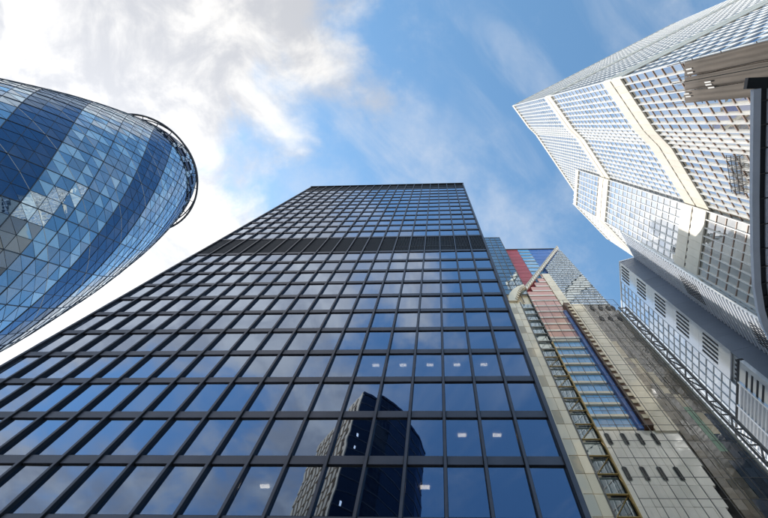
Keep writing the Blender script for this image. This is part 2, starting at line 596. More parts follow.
# ------------------------------------------------------------------ the round tapering tower
def round_tower():
    GX, GY = -97.4, 16.2
    zz = np.array([0, 10, 20, 30, 40, 50, 60, 70, 80, 90, 100, 110, 120, 130, 140, 150, 155, 160, 165, 170, 175, 178, 180.])
    rr = np.array([24.7, 25.6, 26.4, 27.1, 27.6, 28, 28.2, 28.25, 28.1, 27.6, 26.8, 25.7, 24.2, 22.4, 20.2, 17.3, 15.6, 13.6, 11.2, 8.6, 5.4, 3, 0.3])
    # smooth the profile
    zs = np.linspace(0, 180, 361)
    rs = np.interp(zs, zz, rr)
    ker = np.ones(15) / 15
    rs_s = np.convolve(np.pad(rs, 7, mode='edge'), ker, 'valid')
    rs = np.where(zs > 172, rs, rs_s)
    rad = lambda z: float(np.interp(z, zs, rs))
    t = root('round_glass_tower', 'rounded tapering glass tower wrapped in a diamond grid with dark spiral stripes', 'tower', (GX, GY, 0))
    OFF = 7.5
    light = [glass('sky_glass', tint=(0.62, 0.84, 1.0), tintg=(0.9, 0.95, 1.0), body=(0.025, 0.11, 0.24), f0=0.26, power=1.7, body_var=0.75, alt=(0.36, 0.54, 0.66), alt_at=0.76, wave=0.03, wscale=0.5)]
    darkg = glass('spiral_glass', tint=(0.10, 0.25, 0.48), tintg=(0.45, 0.56, 0.72), body=(0.004, 0.024, 0.07), f0=0.26, power=2.2, body_var=0.3, wave=0.02, wscale=0.4)
    black = glass('crown_glass', tint=(0.2, 0.22, 0.28), body=(0.008, 0.008, 0.012), f0=0.12, power=3.0)
    steel = solid('rib_steel', (0.03, 0.035, 0.05), 0.4, 0.1)
    pale = solid('hoop_white', (0.55, 0.57, 0.6), 0.4, 0.1)

    def P(th, z, out=0.0):
        r = rad(z) + out
        a = math.radians(th)
        return (GX + r * math.cos(a), GY + r * math.sin(a), z - EYE)

    NR = 54                                   # panes round each ring
    ST = 360.0 / NR                           # angle step
    H = ST / 2 / 1.2                          # storey of panes: ribs climb 1.2 degrees per metre
    OFFS = OFF - 6

    def node(i, k):
        return (ST * i + ST / 2 * (k % 2) + OFFS, k * H)       # angle, height

    nrow = int(170 / H)
    tris = []
    for k in range(nrow):
        for i in range(NR):
            if k % 2 == 0:
                up = (node(i, k), node(i + 1, k), node(i, k + 1))
                dn = (node(i + 1, k + 1), node(i, k + 1), node(i + 1, k))
            else:
                up = (node(i, k), node(i + 1, k), node(i + 1, k + 1))
                dn = (node(i + 1, k + 1), node(i, k + 1), node(i, k))
            for tri in (up, dn):
                th = sum(a for a, _ in tri) / 3
                z = sum(b for _, b in tri) / 3
                tris.append((tri, th, z))
    cam_dir = math.degrees(math.atan2(-GY, -GX))
    data = []
    for tri, th, z in tris:
        phi = (th + 1.2 * z - OFFS) % 60
        band = phi < 20
        c0 = Vector(P(th, z))
        pts = [Vector(P(a, b)) for a, b in tri]
        c = sum(pts, Vector()) / 3
        s = .955
        nrm = (pts[1] - pts[0]).cross(pts[2] - pts[0]).normalized()
        if nrm.dot(c - Vector((GX, GY, c.z))) < 0:
            pts = [pts[0], pts[2], pts[1]]
            nrm = -nrm
        vis = nrm.dot(-c) > 0
        tl = [nrm * rng.normal(0, .006) for _ in range(3)]
        q = [c + (p - c) * s + d for p, d in zip(pts, tl)]
        m = darkg if band else light[0]
        if z > 157:
            m = black if (int((th + 1000) // 10) % 2 == 0) else light[0]
        data.append((area([tuple(p) for p in q]) if vis else 0.0, q, nrm, m))
    order = sorted(range(len(data)), key=lambda i: -data[i][0])
    own = set(order[:300])
    rest = {}
    for i, (a, q, nrm, m) in enumerate(data):
        if i in own:
            V = [tuple(p + nrm * .04) for p in q] + [tuple(p - nrm * .04) for p in q]
            mesh('glass_triangle', t, m, V, [(0, 1, 2), (5, 4, 3), (0, 3, 4, 1), (1, 4, 5, 2), (2, 5, 3, 0)])
        else:
            V, F = rest.setdefault(m.name, ([], []))
            k = len(V)
            V += [tuple(p + nrm * .04) for p in q]
            F.append((k, k + 1, k + 2))
    for mn, (V, F) in rest.items():
        mesh('glass_triangle', t, MATS[mn], V, F, kind='stuff')
    # inner skin behind the joints
    V, F = [], []
    kk = list(range(0, nrow + 1))
    for k in kk:
        for i in range(NR):
            V.append(P(*node(i, k), -.12))
    for k in range(nrow):
        for i in range(NR):
            j = (i + 1) % NR
            F.append((k * NR + i, k * NR + j, (k + 1) * NR + j, (k + 1) * NR + i))
    mesh('inner_skin', t, steel, V, F)
    # helical ribs, both hands, and the level hoops
    for hand in (1, -1):
        for i in range(NR):
            pts = []
            for k in range(nrow + 1):
                th = ST * i + hand * ST / 2 * k + OFFS
                pts.append(P(th, k * H, .07))
            sweep('helical_rib', t, steel, pts, .10 if i % 3 == 0 else .045, 4)
    for k in range(4, nrow + 1):
        pts = [P(*node(i, k), .04) for i in range(NR)]
        sweep('hoop', t, pale if k % 4 == 0 else steel, pts, .06 if k % 4 == 0 else .035, 4, True)
    # crown: dome cap and maintenance rail standing off the glass on brackets
    V, F = [], []
    zd = np.linspace(nrow * H, 180, 8)
    for z in zd:
        for i in range(36):
            V.append(P(10 * i + OFFS + 5, z))
    for k in range(7):
        for i in range(36):
            j = (i + 1) % 36
            F.append((k * 36 + i, k * 36 + j, (k + 1) * 36 + j, (k + 1) * 36 + i))
    F.append(tuple(7 * 36 + i for i in range(36)))
    mesh('dome', t, black, V, F)
    for (z, out, r) in ((150.0, 1.7, .34), (153.5, 1.3, .2)):
        ring = sweep('maintenance_rail', t, steel, [P(5 * i, z, out) for i in range(72)], r, 6, True)
    for i in range(0, 72, 3):
        V, F = [], []
        tube_mesh(V, F, P(5 * i, 150, 1.5), P(5 * i, 150.2, -.1), .12, 5)
        mesh('rail_bracket', t, steel, V, F).parent = ring
    for i in range(24):
        th = 15 * i + 2
        V = [P(th, 144, .12), P(th + 9, 145, .12), P(th + 9, 151, .12), P(th, 151, .12)]
        V += [P(th, 144, .3), P(th + 9, 145, .3), P(th + 9, 151, .3), P(th, 151, .3)]
        mesh('crown_panel', t, black, V, CUBE_F)


round_tower()


# ------------------------------------------------------------------ the coloured service tower beside the dark one
def service_tower():
    YF = 50.0
    t = root('service_tower', 'glass service tower with red, blue and cream panels and a steel truss edge', 'tower', (33, 62, 0))
    cream = glass('cream_panel', tint=(0.95, 0.96, 0.98), body=(0.90, 0.77, 0.55), f0=0.10, power=4.0, body_var=0.1, wave=0.12, wscale=0.4, rough=0.08)
    tan = glass('tan_panel', tint=(0.95, 0.96, 0.98), body=(0.66, 0.53, 0.34), f0=0.07, power=4.0, body_var=0.2, wave=0.12, wscale=0.4, rough=0.08)
    white = glass('white_panel', tint=(0.95, 0.96, 0.98), body=(0.94, 0.85, 0.72), f0=0.12, power=4.0, body_var=0.07, wave=0.12, wscale=0.4, rough=0.08)
    red = solid('red_panel', (0.42, 0.05, 0.075), 0.45, 0.1, 0.8, piece_var=0.12)
    pink = glass('pink_panel', tint=(0.95, 0.96, 0.98), body=(0.74, 0.33, 0.26), f0=0.06, power=4.0, body_var=0.12, wave=0.12, wscale=0.4, rough=0.08)
    blue = solid('blue_panel', (0.012, 0.15, 0.52), 0.4, 0.12, 0.8, piece_var=0.12)
    sky = glass('light_blue_panel', tint=(0.95, 0.96, 0.98), body=(0.18, 0.52, 0.92), f0=0.07, power=4.0, body_var=0.15, wave=0.12, wscale=0.4, rough=0.08)
    brown = solid('rust_beam', (0.15, 0.075, 0.04), 0.55, 0.35, 1.2)
    stone = glass('bronze_tile', tint=(0.95, 0.96, 0.98), body=(0.15, 0.12, 0.08), f0=0.1, power=4.0, body_var=0.35, wave=0.05, wscale=0.4, rough=0.08)
    stone_refl = glass('dark_reflection_tile', tint=(0.95, 0.96, 0.98), body=(0.04, 0.055, 0.08), f0=0.06, power=4.0, body_var=0.5, wave=0.05, wscale=0.4, rough=0.08)
    dark = solid('void', (0.012, 0.012, 0.014), 0.7)
    frame = solid('joint_metal', (0.09, 0.085, 0.08), 0.45, 0.1)
    yellow = solid('yellow_steel', (0.50, 0.31, 0.07), 0.45, 0.15, 2.0)
    steel = solid('truss_steel', (0.10, 0.10, 0.105), 0.45, 0.2, 2.0)
    slab = solid('landing_slab', (0.55, 0.52, 0.45), 0.6, 0.15)
    grn = solid('green_panel', (0.28, 0.42, 0.28), 0.5, 0.1)
    glz = glass('shaft_glass', tint=(0.75, 0.86, 0.95), body=(0.16, 0.20, 0.20), f0=0.10, see=0.6, see_col=(0.7, 0.78, 0.82), power=2.5, wave=0.012, wscale=0.5)
    skin = glass('skin_glass', tint=(0.92, 0.95, 1.0), body=(0.3, 0.3, 0.3), f0=0.006, see=0.99, see_col=(0.98, 0.98, 0.98), power=3.5, fmax=0.05, wave=0.06, wscale=0.35)
    tri = glass('louvre_glass', tint=(0.7, 0.82, 0.95), body=(0.14, 0.19, 0.25), f0=0.24, power=2.4, wave=0.02, wscale=0.5, body_var=0.4)
    FL = 3.72
    B = lambda n, m, x0, x1, y0, y1, z0, z1, **k: box(n, t, m, x0, x1, y0, y1, z0, z1, **k)
    ZG = -EYE + .1
    B('core_wall', dark, 19.3, 45.2, YF + 3.2, YF + 8, ZG, 171.5)
    B('side_wall', tan, 45.3, 46.1, YF + .8, YF + 8, ZG, 171.6)
    # ---- left shaft: glazed head
    XA, XB = 19.0, 25.35
    B('shaft_core', dark, XA + .3, XB - .3, YF + 2.6, YF + 3.1, ZG, 186)
    z = 124.0
    while z < 186.5:
        z1 = min(z + FL, 187.3)
        for q in range(3):
            u0 = XA + .08 + q * (XB - XA - .1) / 3
            u1 = u0 + (XB - XA - .1) / 3 - .06
            B('window_pane', glz, u0, u1, YF + .02, YF + .06, z + .12, z1 - .08, rot=(rng.normal(0, .006), 0, rng.normal(0, .006)))
        B('landing', slab, XA + .2, XB - .2, YF + .2, YF + 2.5, z - .25, z + .1)
        B('transom', frame, XA, XB, YF - .06, YF + .1, z - .05, z + .1)
        z += FL
    for x in (XA, XA + 2.1, XA + 4.2, XB):
        B('corner_post', frame, x - .09, x + .09, YF - .1, YF + .2, 118, 187.4)
    B('shaft_cap', frame, XA - .1, XB + .1, YF - .12, YF + 3.2, 187.4, 187.8)
    # ---- left shaft: cream flank, open stair with landings and yellow frames
    Z = 118.0
    row = 0
    while Z > 0:
        z0 = Z - FL
        for q in range(2):
            B('cladding_panel', tan if (q == 0 and row % 3 == 1) else cream, XA + .05 + q * 1.5, XA + 1.5 + q * 1.5, YF - .02, YF + .25, z0 + .05, Z - .05,
              rot=(rng.normal(0, .006), 0, rng.normal(0, .006)))
        B('landing', slab, 22.1, XB - .3, YF + .9, YF + 3.0, z0 - .15, z0 + .15)
        B('stair_wall', tan if row % 2 else cream, 22.1, 23.4, YF + 1.6, YF + 1.9, z0 + .2, z0 + 2.6)
        B('window_pane', glz, 22.2, XB - .25, YF + .45, YF + .5, z0 + .2, Z - .15, rot=(rng.normal(0, .01), 0, rng.normal(0, .01)))
        if Z < 92:
            B('yellow_rung', yellow, 22.1, XB - .1, YF - .05, YF + .2, z0 - .07, z0 + .07)
            if row % 2 == 0:
                V, F = [], []
                tube_mesh(V, F, (22.2, YF + .3, z0), (XB - .2, YF + .3, z0 + FL), .055, 6)
                mesh('yellow_brace', t, yellow, V, F)
        else:
            B('rung', slab, 22.1, XB - .1, YF + .05, YF + .3, z0 - .1, z0 + .1)
        Z = z0
        row += 1
    for x, m in ((XA, cream), (22.05, frame), (XB, yellow)):
        B('post', m, x - .12, x + .12, YF - .12, YF + .35, ZG, 95 if m is yellow else 118)
    B('post', frame, XB - .1, XB + .1, YF - .1, YF + .3, 95.1, 118)
    B('head_infill', tan, 21.0, XB - .1, YF + .55, YF + .8, 117.6, 129)
    # rounded cream head of the flank
    arch = [(19.0, 118.2), (19.3, 121.2), (20.2, 124.2), (21.5, 126.8), (23.2, 129.2), (25.3, 130.9), (25.3, 127.6), (23.8, 126.2), (22.6, 124), (21.7, 121.2), (21.4, 118.2)]
    head = extrude_xz('curved_head', t, cream, arch, YF - .5, YF + .5)
    for q in range(9):
        a = q / 8
        x0 = 21.5 + 3.6 * a
        z0 = 118.4 + 9.5 * math.sin(a * 1.35)
        extrude_xz('head_block', t, tan, [(x0 - .1, z0), (x0 + .28, z0 + .3), (x0 - .1, z0 + 1.6), (x0 - .48, z0 + 1.3)], YF - .75, YF - .52).parent = head
    # ---- red and blue field at the head
    z = 126.0
    rows = 0
    while z < 171.5:
        z1 = min(z + FL / 2, 172.4)
        for (x0, x1, m) in ((25.5, 30.3, red), (30.35, 34.6, sky), (34.65, 45.3, blue)):
            B('cladding_panel', m, x0, x1 - .03, YF + 1.0 + (.03 if rows % 2 else 0), YF + 1.3, z + .03, z1 - .03)
            if m is sky and rows % 2:
                B('sill', slab, x0, x1 - .05, YF + .8, YF + .98, z, z + .45)
        z += FL / 2
        rows += 1
    B('parapet_cap', frame, 25.4, 46.2, YF + .7, YF + 3.1, 172.4, 172.9)
    # ---- sloping trim of the front screen
    dz = (172 - 129.0) / (45.6 - 25.6)
    n = 26
    rail_ = extrude_xz('trim_rail', t, slab, [(25.5, 128.9), (45.6, 172.1), (45.6, 172.9), (25.5, 129.7)], YF - .45, YF + .55)
    for q in range(n):
        xa = 25.6 + q * 20.0 / n
        xb = xa + 20.0 / n * .8
        za, zb = 129 + (xa - 25.6) * dz, 129 + (xb - 25.6) * dz
        extrude_xz('trim_block', t, cream if q % 2 else white, [(xa, za - 2.0), (xb, zb - 2.0), (xb, zb), (xa, za)], YF - .35, YF + .15 + .2 * (q % 2)).parent = rail_
    # ---- pink field, floor by floor under the trim
    top = lambda x: 129 + (x - 25.6) * dz - 2.1
    z = 97.2
    while z < 150:
        z1 = z + FL
        lo = 25.5 if top(25.5) > z1 else 25.6 + (z1 + 2.1 - 129) / dz
        if lo < 32.6:
            B('cladding_panel', pink, lo, 32.9, YF + .4, YF + .7, z + .85, z1 - .04)
            B('sill', white, lo, 32.9, YF + .25, YF + .68, z + .05, z + .8)
        # cream upright beside it
        if top(33) > z1:
            B('cladding_panel', cream, 33.0, 35.4, YF + .1, YF + .5, max(z, 116.3) + .04, z1 - .04) if z1 > 117 else None
        z = z1
    # ---- louvred glass corner under the trim
    z = 116.2
    while z < 170:
        z1 = z + FL / 2
        lo = 35.5 if top(35.5) > z1 else 25.6 + (z1 + 2.1 - 129) / dz
        if lo < 45.6:
            nq = max(1, int((45.8 - lo) / 2.4))
            for q in range(nq):
                x0 = lo + (45.8 - lo) * q / nq
                x1 = lo + (45.8 - lo) * (q + 1) / nq - .06
                B('glass_louvre', tri, x0, x1, YF + .2, YF + .26, z + .1, z1 - .06, rot=(.06 + rng.normal(0, .006), 0, rng.normal(0, .004)))
            B('transom', slab, lo, 45.8, YF + .05, YF + .4, z - .12, z + .08)
        z = z1
    # ---- blue field
    z = 64.6
    while z < 96:
        z1 = min(z + 3.45, 97)
        for (x0, x1) in ((25.55, 28.0), (28.05, 30.4), (30.45, 32.2)):
            B('cladding_panel', sky, x0, x1, YF + .5, YF + .8, z + .75, z1 - .03)
        B('sill', cream, 25.5, 32.0 - .25 * rng.random(), YF + .1, YF + .75, z + .05, z + .7)
        z += 3.45
    B('blue_fin', blue, 32.25, 33.0, YF - .2, YF + .9, 64.6, 112)
    # ---- rust beam with its row of brackets
    B('beam', brown, 33.05, 34.45, YF - .9, YF + .9, 64.6, 115.5)
    z = 66
    while z < 114:
        B('bracket', tan, 33.35, 34.25, YF - 1.15, YF - .92, z, z + 1.0)
        z += 2.1
    # ---- cream strip
    z = 116.0
    while z > 64.0:
        B('cladding_panel', cream, 34.55, 38.3, YF - .25, YF + .3, z - FL + .04, z - .04, rot=(rng.normal(0, .008), 0, rng.normal(0, .005)))
        z -= FL
    # ---- white slotted panels standing in for the faceted tower's reflection
    for r_, (z0, z1) in enumerate([(60.35, 64.4), (56.6, 60.3), (52.85, 56.55), (49.1, 52.8), (45.3, 49.05), (41.5, 45.25), (37.7, 41.45), (30, 37.6)]):
        for c in range(5):
            x0 = 25.5 + c * 2.45
            x1 = x0 + 2.41
            if c == 4:
                x1 = 38.2 - max(0, (56.6 - z0)) * .12
            B('reflection_panel', white, x0, x1, YF + .1 + rng.uniform(0, .03), YF + .5, z0, z1, rot=(rng.normal(0, .01), 0, rng.normal(0, .008)))
    for (zc) in (62.3, 54.9):
        for xc in (26.5, 29.0, 31.45, 33.8):
            pts = []
            for q in range(20):
                a = 2 * math.pi * q / 20
                pts.append((xc + .34 * math.cos(a), zc + .34 * math.sin(a) + (1.0 if math.sin(a) > 0 else -1.0)))
            sl_ = extrude_xz('slot', t, dark, pts, YF + .0, YF + .09)
            pts2 = [(xc + (x - xc) * 1.25, zc + (zq - zc) * 1.08) for x, zq in pts]
            extrude_xz('slot_rim', t, slab, pts2, YF + .05, YF + .1).parent = sl_
    # ---- bronze tiled flank
    z = 115.6
    r_ = 0
    while z > 0:
        nx = 6
        for c in range(nx):
            x0 = 38.4 + c * 7.6 / nx
            zt = z - .3 * (c % 2)
            m = stone
            if z < 96 and c == (int((96 - z) / 6.5)) and z > 62:
                m = tan  # paler diagonal run of tiles paints a streak of reflected light
            if z < 72 and c > (z - 40) / 6:
                m = stone_refl  # reflections low on the flank put in as darker navy tiles
            if c == 3 and 60 < z < 71:
                m = grn
            B('tile', m, x0 + .03, x0 + 7.6 / nx - .03, YF + .05, YF + .35, zt - FL / 2 + .04, zt - .03, rot=(.05 + rng.normal(0, .02), 0, rng.normal(0, .03)))
        z -= FL / 2
        r_ += 1
    for zc, xs in ((113.6, (40.2, 42.3, 44.3, 45.6)), (107.0, (40.5, 42.6, 44.9))):
        for xc in xs:
            pts = [(xc + .5 * math.cos(2 * math.pi * q / 16), zc + 1.35 * math.sin(2 * math.pi * q / 16)) for q in range(16)]
            extrude_xz('oval_opening', t, dark, pts, YF - .12, YF - .02)
    # ---- outer glazing: panes and thin joints floor by floor
    z = 115.8
    while z > 26:
        for (x0, x1) in ((25.6, 28.9), (29.0, 32.1), (34.6, 38.2), (38.4, 42.0), (42.1, 46.0)):
            B('skin_pane', skin, x0, x1, YF - 1.5, YF - 1.47, z - FL + .05, z - .03, rot=(rng.normal(0, .008), 0, rng.normal(0, .008)))
        B('skin_joint', frame, 25.5, 46.2, YF - 1.54, YF - 1.5, z - .05, z + .02)
        z -= FL
    for x in (25.5, 27.95, 30.4, 32.85, 34.5, 36.9, 39.3, 41.7, 44.1, 46.2):
        B('skin_mullion', frame, x - .035, x + .035, YF - 1.56, YF - 1.46, 24, 115.8)
    # ---- steel truss along the corner
    TX0, TX1, TY = 46.8, 48.6, YF - .4
    for x, r in ((TX0, .2), (TX1, .28)):
        V, F = [], []
        tube_mesh(V, F, (x, TY, ZG), (x + (1.0 - 2.0) * 0 , TY, 113.0), r, 8)
        mesh('truss_chord', t, steel, V, F)
    z = 112.5
    k = 0
    while z > 4:
        V, F = [], []
        tube_mesh(V, F, (TX0, TY, z), (TX1, TY, z), .14, 6)
        mesh('truss_strut', t, steel, V, F)
        V, F = [], []
        a, b = ((TX0, TX1) if k % 2 else (TX1, TX0))
        tube_mesh(V, F, (a, TY, z), (b, TY, z - FL), .16, 6)
        mesh('truss_brace', t, steel, V, F)
        z -= FL
        k += 1
    B('truss_backing', slab, 46.4, 46.8, YF + .2, YF + 3, ZG, 113)


service_tower()


# ------------------------------------------------------------------ the faceted white tower
LEAN = -math.radians(1.25)      # its walls lean a little out of plumb in the photograph


def faceted_tower():
    K = 1.85
    pt = lambda x, y: (x * K, y * K)
    E0, S0, S1, E2, ME = pt(23.45, -5.2), pt(28.52, 1.3), pt(30.83, 3.46), pt(36.6, 12.2), pt(43.69, 21.19)
    M3b, M3c = pt(36.6, 21.35), pt(46.05, 30.9)
    U1 = (E0[0] + 92 * .9058, E0[1] - 92 * .4237)
    HT, HL = 150 * K, 124.5 * K
    ZG = -EYE + .1
    t = root('faceted_tower', 'tall faceted white glass tower with cream bands round its plant floors', 'tower', (95, 0, 0))
    t.rotation_euler.x = LEAN
    white = solid('white_fin', (0.80, 0.80, 0.80), 0.4, 0.05, 0.5)
    cream = solid('cream_band', (0.80, 0.74, 0.64), 0.5, 0.06, 0.4, piece_var=0.05)
    rose = solid('bronze_transom', (0.42, 0.30, 0.25), 0.45, 0.15, 1.0)
    dark = solid('void', (0.012, 0.012, 0.014), 0.7)
    coreM = solid('inner_grey', (0.3, 0.31, 0.33), 0.8)
    ga = glass('white_tower_glass', tint=(0.92, 0.95, 1.0), body=(0.60, 0.63, 0.67), f0=0.40, power=1.8, body_var=0.25, alt=(0.30, 0.33, 0.36), alt_at=0.86, wave=0.05, wscale=0.4)
    gb = glass('white_tower_low_glass', tint=(0.86, 0.9, 0.95), body=(0.50, 0.47, 0.41), f0=0.34, power=1.8, body_var=0.4, alt=(0.26, 0.21, 0.15), alt_at=0.82, wave=0.05, wscale=0.4)
    gu = glass('blue_face_glass', tint=(0.55, 0.72, 0.95), body=(0.05, 0.10, 0.18), f0=0.35, power=2.0, body_var=0.4, wave=0.04, wscale=0.4)
    # solid cores just behind the glass
    prism('core_wall', t, coreM, [(E0[0] + 1.2, E0[1] + .2), (S0[0] + .9, S0[1] + .3), (S1[0] + .9, S1[1] - .1), (ME[0] + .8, ME[1] - .8), (ME[0] + 40, ME[1] - .8), (U1[0], U1[1] + 30), (U1[0] - .3, U1[1] + 1.2)], ZG, HT - .4)
    prism('core_wall', t, coreM, [(E2[0] + .6, E2[1] + .4), (M3b[0] + .6, M3b[1] - .4), (M3c[0] - .1, M3c[1] - .6), (M3c[0] + 30, M3c[1] - .6), (M3c[0] + 30, E2[1] + .4)], ZG, HL - .4)
    FL = 3.9
    BANDS = ((117, 129), (186, 196.5))
    cells = []
    zview = 55.0

    def dress(a, b, top, bay, gm, low, name, start=zview, fin=.38, finw=.10):
        f = Facet(a, b)
        nb = max(1, round(f.len / bay))
        w = f.len / nb
        nfl = int(top / FL)
        for j in range(int(start / FL), nfl):
            z0, z1 = j * FL, (j + 1) * FL
            zm = (z0 + z1) / 2
            inband = any(p - .5 < zm < q + .5 for p, q in BANDS) or zm > top - 4
            if inband:
                continue
            for i in range(nb):
                m = low if zm < 116 else gm
                cells.append((f, i * w + finw, (i + 1) * w - finw, z0 + .22, z1 - .22, -.05, m))
            f.box('transom', t, white if (zm > 116 or gm is gu) else rose, .05, f.len - .05, z0 - (.3 if gm is gu else .13), z0 + (.3 if gm is gu else .13), -.1, .10)
        for i in range(nb + 1):
            f.box('fin', t, white, i * w - finw, i * w + finw, start, top + (1.6 if i % 1 == 0 else 0), -.1, fin)
        for (p, q) in BANDS:
            if q > top:
                continue
            mid = p + (q - p) * .52
            for (za, zb) in ((p, mid - .35), (mid + .35, q)):
                for i in range(nb):
                    f.box('band_panel', t, cream, i * w + .02, (i + 1) * w - .02, za, zb, .0, fin + .12 + rng.uniform(-.01, .01))
            f.box('band_joint', t, cream, .0, f.len, mid - .34, mid + .34, .0, fin - .06)
            for i in range(nb):
                f.box('vent', t, dark, (i + .3) * w, (i + .7) * w, mid - .3, mid + .3, fin - .06, fin + .01)
        f.box('roof_band', t, cream, .0, f.len, top - 4, top - .6, -.1, fin + .05)
        f.box('roof_cap', t, white, -.2, f.len + .2, top - .55, top, -.4, fin + .1)
        nt = nb * 2
        for i in range(nt):
            f.box('crown_tooth', t, white, (i + .2) * f.len / nt, (i + .8) * f.len / nt, top, top + 1.1, -.2, .05)
        return f

    fu = dress(E0, U1, HT, 3.0, gu, gu, 'U', start=70, fin=.14)
    f1 = dress(E0, S0, HT, 1.95, ga, gb, 'M1')
    fs = dress(S0, S1, HT, 1.5, ga, gb, 'S')
    f2 = dress(S1, ME, HT, 2.0, ga, gb, 'M2')
    f3 = dress(E2, M3b, HL, 2.05, ga, gb, 'M3')
    f4 = dress(M3b, M3c, HL, 2.0, ga, gb, 'M4')
    lay_panes(t, cells, 0.06, 0.006)
    # lower storeys, below the street view: plain glazed bays
    for f, top in ((fu, 70), (f1, 55), (fs, 55), (f2, 55), (f3, 55), (f4, 55)):
        for z0 in np.arange(0, top - 1, 8.0):
            f.box('low_glazing', t, ga, .2, f.len - .2, z0 + .3, min(z0 + 7.7, top - .3), -.12, -.05)
            f.box('low_transom', t, white, .0, f.len, z0 - .3, z0 + .3, -.1, .2)
    return f1, f2, fu


F_M1, F_M2, F_U = faceted_tower()


# ------------------------------------------------------------------ brown sheeting hung on the faceted tower
def sheeting():
    t = root('scaffold_sheeting', 'brown scaffold sheeting hung on poles down one edge of the white tower', 'sheeting', (F_M1.p(2, 0)[0], 0, 0))
    t.rotation_euler.x = LEAN
    net = solid('brown_sheet', (0.10, 0.085, 0.075), 0.8, 0.25, 0.8, bump=0.3, streak=True)
    pole = solid('scaffold_pole', (0.12, 0.10, 0.09), 0.5, 0.2)
    pale = solid('white_fin', (0.8, 0.8, 0.8))
    f = F_M1
    # pleated sheet
    for q in range(3):
        V, F = [], []
        u0, u1 = -.3 + q * 2.7, -.3 + (q + 1) * 2.7 - .12
        nu, nz = 8, 10
        for a in range(nz + 1):
            for b in range(nu + 1):
                u = u0 + (u1 - u0) * b / nu
                z = 40 + (86.6 + u - 40) * a / nz
                V.append(f.p(u, z, 1.15 + .14 * math.sin(b * 2.1 + q) + .1 * math.sin(a * 1.7 + b)))
        for a in range(nz):
            for b in range(nu):
                k = a * (nu + 1) + b
                F.append((k, k + 1, k + nu + 2, k + nu + 1))
        o = mesh('sheet', t, net, V, F, smooth=True)
        sd = o.modifiers.new('thickness', 'SOLIDIFY')
        sd.thickness = .03
    for u in (-.3, 2.4, 5.1, 7.8):
        V, F = [], []
        tube_mesh(V, F, f.p(u, -EYE + .05, .95), f.p(u, 93 + u, .95), .07, 6)
        mesh('pole', t, pole, V, F)
    for z in (60, 68, 76, 84, 88):
        V, F = [], []
        tube_mesh(V, F, f.p(-.6, z, .9), f.p(8.2, z + 1, .9), .07, 6)
        mesh('ledger', t, pole, V, F)
    for u, z in ((3.9, 82.6), (4.4, 82.8), (5.0, 82.6), (.9, 85.5), (1.6, 85.8), (5.6, 91), (6.2, 91)):
        f.box('white_flap', t, pale, u - .12, u + .12, z - .9, z + .9, 1.42, 1.46)


sheeting()


def gantry():
    f = F_M2
    t = root('scaffold_gantry', 'dark lattice scaffold gantry bracketed across the white tower', 'scaffold', (f.p(4, 0)[0], 0, 0))
    t.rotation_euler.x = LEAN
    pole = solid('gantry_steel', (0.04, 0.04, 0.045), 0.5, 0.2)
    for dz in (0, 1.4, 2.8, 4.2):
        V, F = [], []
        tube_mesh(V, F, f.p(.4, 90.5 + dz, .75), f.p(10.5, 96.5 + dz, .75), .07, 6)
        mesh('rail', t, pole, V, F)
    for q in range(21):
        u = .4 + q * .5
        z = 90.5 + (u - .4) * 6 / 10.1
        V, F = [], []
        tube_mesh(V, F, f.p(u, z, .75), f.p(u, z + 4.2, .75), .05, 5)
        mesh('upright', t, pole, V, F)
        V, F = [], []
        tube_mesh(V, F, f.p(u, z + (4.2 if q % 2 else 0), .7), f.p(u + .5, z + .3 + (0 if q % 2 else 4.2), .7), .045, 5)
        mesh('brace', t, pole, V, F)
        if q % 5 == 0:
            V, F = [], []
            tube_mesh(V, F, f.p(u, z, .75), f.p(u, z, .0), .06, 5)
            mesh('bracket', t, pole, V, F)


gantry()


